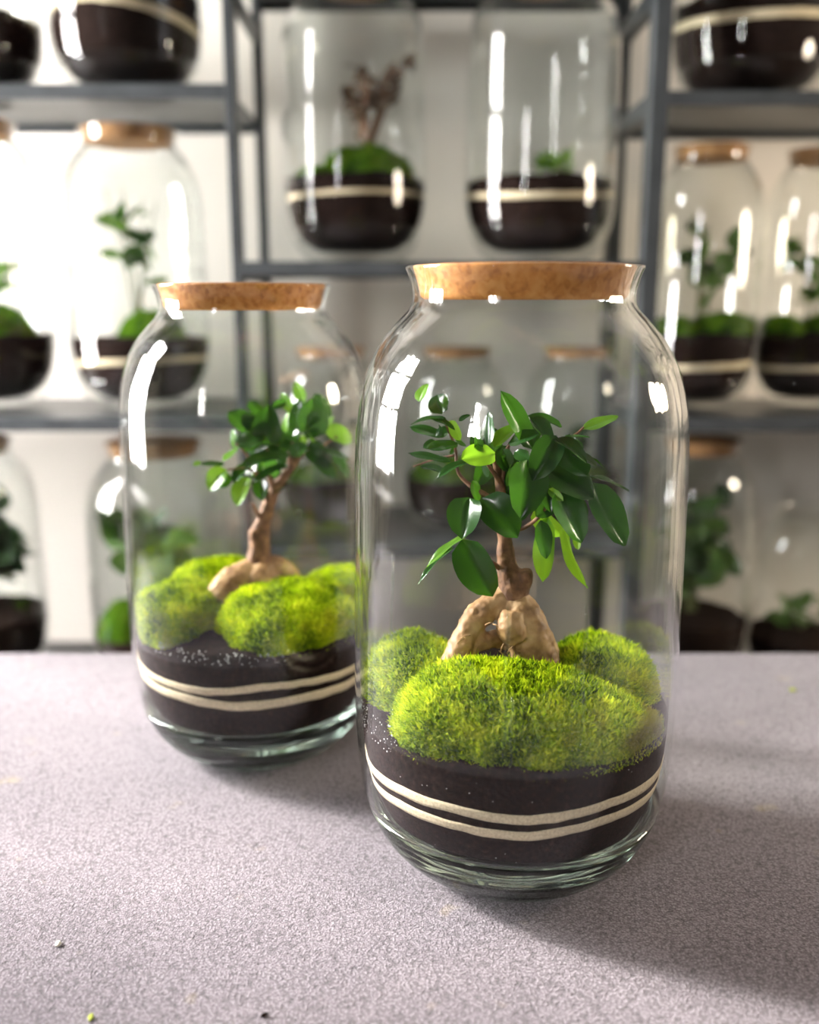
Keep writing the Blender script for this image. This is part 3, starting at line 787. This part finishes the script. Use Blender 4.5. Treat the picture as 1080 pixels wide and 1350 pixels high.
# ------------------------------------------------------------------ the rear terrarium
jar(J2, S2, S2Z, 'clear glass jar around the slanting-trunk bonsai standing on the felt', None, M['glass'], 96)
cork(J2, S2, S2Z, 'orange cork lid closing the slanting-trunk bonsai jar', None, M['cork'], 72, 5)
def b2u(a):
    d = math.degrees(math.atan2(math.sin(a), math.cos(a)))
    return interp([(-180, .085), (-90, .0870), (-48, .0850), (-31, .0846), (-15, .0838), (-1, .0855), (12, .0880), (32, .0865), (59, .0830), (90, .083), (180, .085)], d), 0.0058
def b2l(a):
    d = math.degrees(math.atan2(math.sin(a), math.cos(a)))
    return interp([(-180, .073), (-90, .0785), (-48, .0765), (-31, .0760), (-15, .0742), (-1, .0727), (12, .0730), (32, .0738), (59, .0710), (90, .071), (180, .073)], d), 0.0072
soil(J2, S2, S2, 0.111, [b2u, b2l], 'dark soil with two cream sand stripes in the rear jar', None, 96, 9)
R2 = inner_r(0.12) * S2
moss((-0.0930, 0.690, T + 0.108), 0.056, 0.053, 0.037, 0.2, 'large bright moss cushion in front of the slanting trunk', None, M['moss'], J2, R2, 18000, 0.0032, 0.0014, 4, 0.10)
moss((-0.1820, 0.703, T + 0.107), 0.040, 0.050, 0.034, -0.15, 'pale lime moss cushion at the tip of the swollen root', None, M['moss'], J2, R2, 13000, 0.0032, 0.0014, 5, 0.10)
moss((-0.1620, 0.776, T + 0.108), 0.046, 0.036, 0.032, 0.1, 'lime moss cushion behind the root in the rear jar', None, M['moss'], J2, R2, 8000, 0.0032, 0.0014, 6, 0.10)
moss((-0.0620, 0.762, T + 0.108), 0.030, 0.040, 0.030, 0.1, 'small lime moss cushion behind the large one in the rear jar', None, M['moss'], J2, R2, 8000, 0.0032, 0.0014, 7, 0.10)
c2 = lambda x, y, d=0.0: at(x, y, 0.735 + d)
z2 = lambda x, y: (250 + x / 4.217, 490 + y / 4.217)
q2 = lambda lst: [(*z2(a, b), d, r) for a, b, d, r in lst]
root2 = [q2([(390, 1110, .0, .011), (330, 1130, -.006, .0125), (250, 1175, -.014, .0135), (190, 1230, -.022, .013), (150, 1290, -.028, .010)]),
         q2([(390, 1090, .0, .012), (395, 1150, -.006, .0150), (390, 1210, -.012, .0150), (370, 1290, -.014, .014)]),
         q2([(410, 1110, .004, .011), (480, 1110, .004, .0130), (550, 1150, .002, .0110), (600, 1200, .002, .008)])]
trunk2 = [q2([(392, 1120, .0, .0130), (385, 1060, .0, .0105), (388, 980, .0, .0088), (392, 900, .0, .0082), (410, 830, .0, .0062), (436, 750, .0, .0056), (470, 670, .002, .0048), (520, 590, .004, .0040), (580, 510, .006, .0034), (620, 450, .006, .0026)]),
          q2([(378, 960, -.002, .0060), (368, 905, -.003, .0056), (364, 872, -.003, .0050)])]
branch2 = [q2([(410, 830, -.002, .0020), (375, 780, -.006, .0015), (352, 735, -.010, .0012)]),
           q2([(436, 750, .0, .0030), (430, 680, -.006, .0024), (390, 600, -.014, .0018), (330, 540, -.020, .0012), (210, 545, -.024, .0008)]),
           q2([(470, 670, .0, .0024), (440, 560, .0, .0020), (430, 450, .0, .0014), (420, 380, .0, .0010)]),
           q2([(560, 540, .004, .0022), (560, 440, .004, .0018), (600, 320, .006, .0012), (610, 190, .008, .0008)]),
           q2([(600, 480, .006, .0018), (680, 440, .004, .0014), (760, 400, .002, .0010), (820, 360, .002, .0008)]),
           q2([(400, 620, -.012, .0016), (330, 480, -.016, .0012), (260, 400, -.020, .0008)])]
L2 = [
    (445, 405, 425, 222, 145, 'leaf', -.010, -.020, (-0.1, -0.85, 0.5)),
    (405, 330, 300, 250, 90, 'leaf', -.006, -.014, (-0.6, -0.5, 0.6)),
    (330, 320, 235, 225, 100, 'leaf', -.010, -.014, (-0.2, -0.6, 0.75)),
    (555, 465, 305, 480, 90, 'leaf', -.016, -.030, (-0.2, -0.55, 0.85)),
    (548, 525, 355, 572, 74, 'leaf', -.018, -.030, (-0.3, -0.45, 0.85)),
    (330, 588, 248, 715, 112, 'leaf_bright', -.022, -.034, (-0.5, -0.75, 0.4)),
    (405, 590, 390, 705, 74, 'leaf', -.016, -.022, (-0.3, -0.85, 0.3)),
    (205, 545, 100, 635, 105, 'leaf_bright', -.020, -.026, (-0.45, -0.8, 0.3)),
    (195, 515, 65, 508, 50, 'leaf', -.020, -.022, (-0.3, -0.5, 0.8)),
    (210, 560, 175, 640, 70, 'leaf', -.018, -.022, (0.3, -0.9, 0.2)),
    (260, 430, 190, 490, 80, 'leaf_bright', -.018, -.026, (-0.6, -0.5, 0.6)),
    (330, 520, 240, 590, 80, 'leaf', -.020, -.030, (-0.4, -0.6, 0.7)),
    (420, 340, 260, 400, 110, 'leaf', -.012, -.020, (0.1, -0.6, 0.8)),
    (265, 440, 235, 330, 60, 'leaf_bright', -.014, -.012, (-0.7, -0.6, 0.3)),
    (640, 170, 585, 65, 62, 'leaf_bright', .006, .010, (-0.6, -0.7, 0.3)),
    (580, 220, 505, 130, 70, 'leaf_bright', .004, .006, (-0.7, -0.5, 0.4)),
    (595, 350, 600, 175, 75, 'leaf', -.004, -.010, (-0.3, -0.9, 0.3)),
    (690, 370, 685, 165, 140, 'leaf', -.006, -.014, (0.05, -0.9, 0.4)),
    (690, 120, 790, 235, 70, 'leaf', .004, .0, (0.5, -0.6, 0.6)),
    (540, 340, 528, 230, 55, 'leaf_bright', .0, .004, (-0.7, -0.6, 0.2)),
    (760, 300, 890, 385, 95, 'leaf_bright', .006, .002, (0.1, -0.8, 0.5)),
    (660, 400, 740, 440, 70, 'leaf', .0, -.006, CAMV),
    (640, 440, 770, 520, 80, 'leaf', .002, -.004, (0.3, -0.7, 0.5)),
    (740, 430, 880, 480, 46, 'leaf', .0, -.006, UP),
    (780, 440, 890, 560, 60, 'leaf', .004, .0, (0.4, -0.7, 0.4)),
    (690, 460, 800, 580, 70, 'leaf', .0, -.004, (0.4, -0.7, 0.4)),
    (560, 470, 640, 400, 80, 'leaf', -.002, .002, CAMV),
    (700, 390, 660, 350, 40, 'leaf_bright', -.010, -.012, LFT),
    (770, 300, 800, 250, 50, 'leaf_bright', .004, .006, LFT),
    (420, 470, 470, 380, 90, 'leaf', .0, .006, (0, -0.8, 0.5)),
    (500, 420, 590, 300, 100, 'leaf', .004, .008, (0.1, -0.8, 0.5)),
    (350, 440, 300, 360, 80, 'leaf', -.006, -.006, (-0.2, -0.7, 0.6)),
    (500, 560, 420, 500, 80, 'leaf', -.004, -.010, (0, -0.7, 0.6)),
    (640, 300, 760, 260, 90, 'leaf', .010, .014, (0.2, -0.6, 0.7)),
    (450, 600, 470, 510, 80, 'leaf', .0, .004, (0, -0.8, 0.4)),
    (640, 250, 560, 190, 60, 'leaf', .010, .014, (-0.2, -0.6, 0.7)),
    (300, 560, 380, 500, 80, 'leaf', -.016, -.018, (-0.1, -0.7, 0.6)),
    (65, 505, 20, 515, 24, 'leaf_bright', -.022, -.022, CAMV),
]
L2 = [(*z2(a, b), *z2(c, d), w / 4.217, m, e, f, n) for (a, b, c, d, w, m, e, f, n) in L2]
def ex2(r, rnd):
    for k in range(40):                                     # inner crown
        u = rnd.random()
        x, y, d = 318 + 105 * u + rnd.gauss(0, 12), 598 - 40 * u + rnd.gauss(0, 22), rnd.uniform(-.015, .03)
        a, l = rnd.uniform(0, 2 * math.pi), rnd.uniform(16, 30)
        b, t = c2(x, y, d), c2(x + l * math.cos(a), y + l * math.sin(a) * 0.8, d - rnd.uniform(-.004, .012))
        put_leaf(r, b, t, (t - b).length * rnd.uniform(0.5, 0.7), (rnd.gauss(0, .4), -0.7, rnd.gauss(.5, .3)), 'leaf' if rnd.random() < .85 else 'leaf_bright', rnd.randint(0, 2))
bonsai((-0.1330, 0.735, T + 0.108), 'ficus bonsai with slanting trunk and low swollen root in the rear jar', trunk2, root2, branch2, L2, c2, 5, ex2)
jars = [o for o in COL.objects if o.name.startswith('glass_jar')]
d2 = droplets(J2, S2, [(-42, 5, .106, .117, 90, .0002, .0008), (5, 25, .105, .114, 24, .0002, .0006)], '', 8)
d2.parent = jars[1]; d2['kind'] = 'stuff'

# ------------------------------------------------------------------ jars on the shelves
def plant(loc, label, kind, seed, vol, n, ll, mat, cat='plant', stems=5, up=0.3, mat2=None, lw=0.6):
    """vol: centre offset (x, y, z) and radii; leaves sit at the ends of stems and along them"""
    rnd = random.Random(seed)
    r = tag(empty(kind, loc), label, cat); loc = Vector(loc)
    (cx, cy, cz), (rx, ry, rz) = vol
    tips = []
    for i in range(stems):
        a = 2 * math.pi * i / stems + rnd.random(); q = rnd.uniform(0.3, 0.95)
        tips.append(Vector((cx + rx * q * math.cos(a), cy + ry * q * math.sin(a), cz + rz * rnd.uniform(-0.2, 1))))
    paths = []
    for tp in tips:
        m_ = Vector((tp.x * 0.35 + rnd.uniform(-1, 1) * 0.006, tp.y * 0.35, tp.z * 0.5)); paths.append((Vector((rnd.uniform(-.01, .01), rnd.uniform(-.01, .01), -0.006)), m_, tp))
        q = spline([tuple(p) for p in paths[-1]], 4)
        rad = 0.0016 if cat != 'bonsai tree' else 0.004
        v, f = tube([t[:3] for t in q], [rad * (1 - 0.6 * k / len(q)) for k in range(len(q))], 6)
        link('stem', mesh('stem', v, f, M['bark' if cat == 'bonsai tree' else 'stem']), r)
    for i in range(n):
        p = paths[i % stems]; t = rnd.uniform(0.45, 1.0)
        b = p[0].lerp(p[1], t * 2) if t < 0.5 else p[1].lerp(p[2], (t - 0.5) * 2)
        d = Vector((rnd.gauss(0, 1), rnd.gauss(0, 1), rnd.gauss(up, 0.6))).normalized()
        l = ll * rnd.uniform(0.65, 1.2)
        tp = b + d * l
        # keep the leaf inside its volume
        e = math.sqrt(((tp.x - cx) / (rx * 1.25)) ** 2 + ((tp.y - cy) / (ry * 1.25)) ** 2)
        if e > 1: tp.x, tp.y = cx + (tp.x - cx) / e, cy + (tp.y - cy) / e
        tp.z = min(tp.z, cz + rz * 1.12)
        if (tp - b).length < 0.25 * ll: tp = b + Vector((0, 0, 1)) * l * 0.6
        put_leaf(r, loc + b, loc + tp, l * lw, (rnd.gauss(0, .5), -0.6 + rnd.gauss(0, .4), 0.7), mat2 if (mat2 and rnd.random() < 0.35) else mat, rnd.randint(0, 2))
    return r

G = 'shelf terrariums'
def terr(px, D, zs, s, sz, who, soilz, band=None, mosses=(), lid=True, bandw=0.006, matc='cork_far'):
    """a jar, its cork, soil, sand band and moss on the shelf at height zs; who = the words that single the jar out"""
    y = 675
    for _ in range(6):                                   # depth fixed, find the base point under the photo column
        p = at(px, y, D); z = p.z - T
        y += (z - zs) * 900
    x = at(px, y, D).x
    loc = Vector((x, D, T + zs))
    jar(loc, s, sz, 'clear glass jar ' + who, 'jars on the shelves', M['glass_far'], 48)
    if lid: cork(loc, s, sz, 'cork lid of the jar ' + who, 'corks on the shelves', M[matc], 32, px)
    fn = []
    if band:
        z0, amp, ph = band
        fn = [lambda a: (z0 + amp * math.sin(a + ph) + 0.2 * amp * math.sin(2 * a + ph), bandw)]
    soil(loc, s, sz, soilz, fn, 'dark soil in the jar ' + who, 'soil in the shelf jars', 48, px * 0.1, 0.006, tilt=(0, 0))
    for k, (mx, my, rx, ry, h, words) in enumerate(mosses):
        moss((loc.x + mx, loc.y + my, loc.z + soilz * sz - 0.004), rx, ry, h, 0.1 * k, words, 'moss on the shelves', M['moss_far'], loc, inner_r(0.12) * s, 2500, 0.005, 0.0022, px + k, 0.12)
    return loc, soilz * sz
DS = 1.40
# upper shelf, window side
l_, z_ = terr(-28, DS, ZU, 0.93, 0.95, 'of plain black soil beside the tilted stripe jar', 0.105)
l_, z_ = terr(173, DS, ZU, 1.02, 1.0, 'with tilted double stripe above the sparse grey plant jar', 0.128, (0.094, 0.012, 2.2), [(0.055, -0.02, 0.032, 0.04, 0.03, 'small moss cushion beside tilted stripe in the upper jar')], bandw=0.012)
plant((l_.x - 0.02, l_.y, l_.z + z_), 'green leafy plant above tilted stripe in the upper shelf jar', 'shelf_plant', 31, ((0, 0, 0.05), (0.05, 0.05, 0.04)), 14, 0.04, 'leaf_far')
# lower shelf, window side
l_, z_ = terr(-8, DS, ZL2, 0.96, 1.06, 'beside the sparse grey plant jar with green tuft inside', 0.100, None, [(0.0, -0.01, 0.072, 0.06, 0.05, 'dark mossy mound under the green tuft')])
plant((l_.x + 0.01, l_.y - 0.01, l_.z + z_ + 0.035), 'green tuft of slender leaves on dark mossy mound', 'leaf_tuft', 32, ((0.0, 0, 0.035), (0.06, 0.05, 0.035)), 22, 0.055, 'leaf_far', stems=6, up=0.8, lw=0.25)
l_, z_ = terr(192, DS, ZL2, 1.0, 1.03, 'with sparse grey plant and one pale stripe', 0.098, (0.070, 0.003, 0.5), [(0.02, -0.02, 0.045, 0.04, 0.045, 'dark moss clump under sparse grey plant')], bandw=0.008)
plant((l_.x, l_.y, l_.z + z_ + 0.02), 'sparse grey green plant with few leaves in pale stripe jar', 'shelf_plant', 33, ((-0.005, 0, 0.10), (0.055, 0.05, 0.09)), 18, 0.036, 'leaf_dark', stems=6, mat2='leaf_far')
# behind the table, window side
l_, z_ = terr(-10, DS, ZB, 0.92, 1.0, 'of tall dark plant beside the broad-leaved jar', 0.105)
plant((l_.x, l_.y, l_.z + z_), 'tall dark plant with crowded leaves beside the broad-leaved jar', 'shelf_plant', 34, ((0.010, 0, 0.10), (0.055, 0.05, 0.09)), 75, 0.065, 'leaf_dark', stems=12)
l_, z_ = terr(222, DS - 0.02, ZB, 1.06, 1.0, 'of broad leaves standing behind the rear jar', 0.09, None, [(-0.045, -0.02, 0.045, 0.06, 0.05, 'dark green moss under the broad leaves'), (0.04, -0.02, 0.045, 0.06, 0.035, 'low green moss patch under the broad leaves')])
plant((l_.x, l_.y, l_.z + z_ + 0.02), 'plant of big rounded leaves standing behind the rear jar', 'shelf_plant', 37, ((0.0, 0, 0.075), (0.066, 0.055, 0.080)), 34, 0.068, 'leaf_dark', stems=7, mat2='leaf_far', lw=0.7)
# raised middle shelf
l_, z_ = terr(470, DS - 0.01, ZM, 1.0, 1.0, 'holding the brown twig tree on the raised shelf', 0.112, (0.088, 0.002, 0.4), [(-0.045, 0, 0.04, 0.06, 0.022, 'dark moss edge below the brown twig tree'), (0.015, -0.02, 0.066, 0.058, 0.046, 'broad green moss cushion below the brown twig tree')])
r_ = plant((l_.x + 0.015, l_.y, l_.z + z_ + 0.03), 'small brown twig tree with dry leaf clumps on raised shelf', 'twig_tree', 36, ((0.012, 0, 0.075), (0.050, 0.035, 0.055)), 70, 0.026, 'leaf_brown', cat='bonsai tree', stems=5)
l_, z_ = terr(708, DS - 0.02, ZM, 1.05, 1.0, 'with low green sprig and arched stripe on raised shelf', 0.108, (0.090, 0.006, -1.4), [], bandw=0.008)
plant((l_.x + 0.025, l_.y - 0.01, l_.z + z_), 'low bright green sprig above the arched sand stripe', 'leaf_sprig', 37, ((0.0, 0, 0.022), (0.045, 0.04, 0.022)), 26, 0.030, 'leaf_bright', stems=7, up=0.6, lw=0.35)
# lower middle shelf, seen through the two front jars
l_, z_ = terr(440, DS, ZM2, 0.80, 0.715, 'with dim green plant, lid showing over the rear jar shoulder', 0.105, None, [(-0.01, -0.01, 0.055, 0.05, 0.03, 'moss in the jar seen through the rear jar')])
plant((l_.x, l_.y, l_.z + z_), 'dim green plant seen through the rear jar', 'shelf_plant', 38, ((0, 0, 0.05), (0.045, 0.04, 0.04)), 16, 0.035, 'leaf_dark')
l_, z_ = terr(600, DS, ZM2, 0.78, 0.715, 'with yellow green moss behind the arched-root bonsai crown', 0.11, None, [(-0.015, -0.02, 0.05, 0.045, 0.04, 'yellow green moss seen through the front jar')])
l_, z_ = terr(752, DS, ZM2, 0.76, 0.715, 'with dark leafy plant behind the arched-root bonsai crown', 0.115, None, [(0, -0.01, 0.05, 0.045, 0.02, 'dark moss seen through the front jar')])
plant((l_.x, l_.y, l_.z + z_), 'dark leafy plant seen through the front jar', 'shelf_plant', 39, ((0, 0, 0.04), (0.045, 0.04, 0.03)), 16, 0.03, 'leaf_dark')
# upper shelf, far side
l_, z_ = terr(985, DS, ZU - 0.008, 1.08, 1.0, 'with wide pale stripe above the round-leaved plant jars', 0.128, (0.102, 0.007, -1.2), [(0.0, 0, 0.06, 0.06, 0.026, 'green moss top above the wide pale stripe')], bandw=0.011)
# lower shelf, far side
l_, z_ = terr(916, DS, ZL2, 0.79, 0.97, 'with tall round-leaved plant next to the metal post', 0.112, (0.066, 0.003, 0.3), [(-0.04, -0.01, 0.034, 0.05, 0.028, 'dark moss below the tall round-leaved plant'), (0.03, -0.02, 0.045, 0.05, 0.034, 'bright moss below the tall round-leaved plant')], bandw=0.010)
plant((l_.x, l_.y, l_.z + z_), 'tall round-leaved plant in the jar next to metal post', 'shelf_plant', 40, ((-0.005, -0.02, 0.12), (0.05, 0.03, 0.055)), 26, 0.036, 'leaf_far', stems=6, mat2='leaf_dark', lw=0.85)
l_, z_ = terr(1058, DS + 0.03, ZL2, 0.79, 0.97, 'with sparse round-leaved plant beside the taller one', 0.112, (0.062, 0.002, 0.3), [(-0.045, -0.01, 0.03, 0.05, 0.03, 'dark moss clump below the sparse round-leaved plant'), (0.03, -0.02, 0.05, 0.05, 0.034, 'bright moss clump below the sparse round-leaved plant')], bandw=0.008)
plant((l_.x, l_.y, l_.z + z_), 'sparse round-leaved plant beside the taller one', 'shelf_plant', 41, ((-0.01, -0.02, 0.10), (0.055, 0.03, 0.06)), 20, 0.034, 'leaf_far', stems=6, lw=0.85)
# behind the table, far side
l_, z_ = terr(905, DS, ZB, 0.86, 1.0, 'crowded with a dense bushy plant behind the table', 0.10)
plant((l_.x, l_.y, l_.z + z_), 'dense bushy green plant filling its jar behind the table', 'shelf_plant', 42, ((0.0, 0, 0.11), (0.056, 0.050, 0.085)), 90, 0.045, 'leaf_far', stems=14, mat2='leaf_dark')
l_, z_ = terr(1048, DS, ZB, 0.80, 0.72, 'nearly empty and open beside the dense bushy plant', 0.10, lid=False)
plant((l_.x, l_.y, l_.z + z_), 'little green plant low in the nearly empty open jar', 'shelf_plant', 43, ((0.0, 0, 0.03), (0.055, 0.04, 0.03)), 16, 0.035, 'leaf_far', stems=6)

# ------------------------------------------------------------------ crumbs on the felt
def crumb(px, py, r, mat, label, name='crumb', seed=0):
    a = (px - 540) / FPX; b = -(py - 675) / FPX
    c, s = math.cos(PITCH), math.sin(PITCH)
    t = HEYE / (s - b * c); p = Vector((a * t, (c + b * s) * t, T))
    bm = bmesh.new(); bmesh.ops.create_icosphere(bm, subdivisions=2, radius=r)
    for v in bm.verts:
        v.co *= 1 + 0.5 * noise.noise(v.co * 900 + Vector((seed, 0, 0))); v.co.x *= 1.5; v.co.z *= 0.6
    lo = min(v.co.z for v in bm.verts)
    for v in bm.verts: v.co.z -= lo
    me = bpy.data.meshes.new(name); bm.to_mesh(me); bm.free(); me.materials.append(mat)
    o = link(name, me, None, p); o.rotation_euler = (0, 0, seed * 1.7)
    tag(o, label, 'crumb')
crumb(77, 1246, 0.0016, M['crumb_w'], 'pale splinter crumb lying on the open felt', 'wood_crumb', 1)
crumb(1045, 911, 0.0022, M['crumb_g'], 'yellow green moss crumb on the felt by the shadow side', 'moss_crumb', 2)
crumb(120, 1343, 0.0015, M['crumb_g'], 'yellow moss crumb on the felt near the table front', 'moss_crumb', 3)
crumb(348, 1340, 0.0013, M['soil'], 'black soil crumb on the felt near the table front', 'soil_crumb', 4)
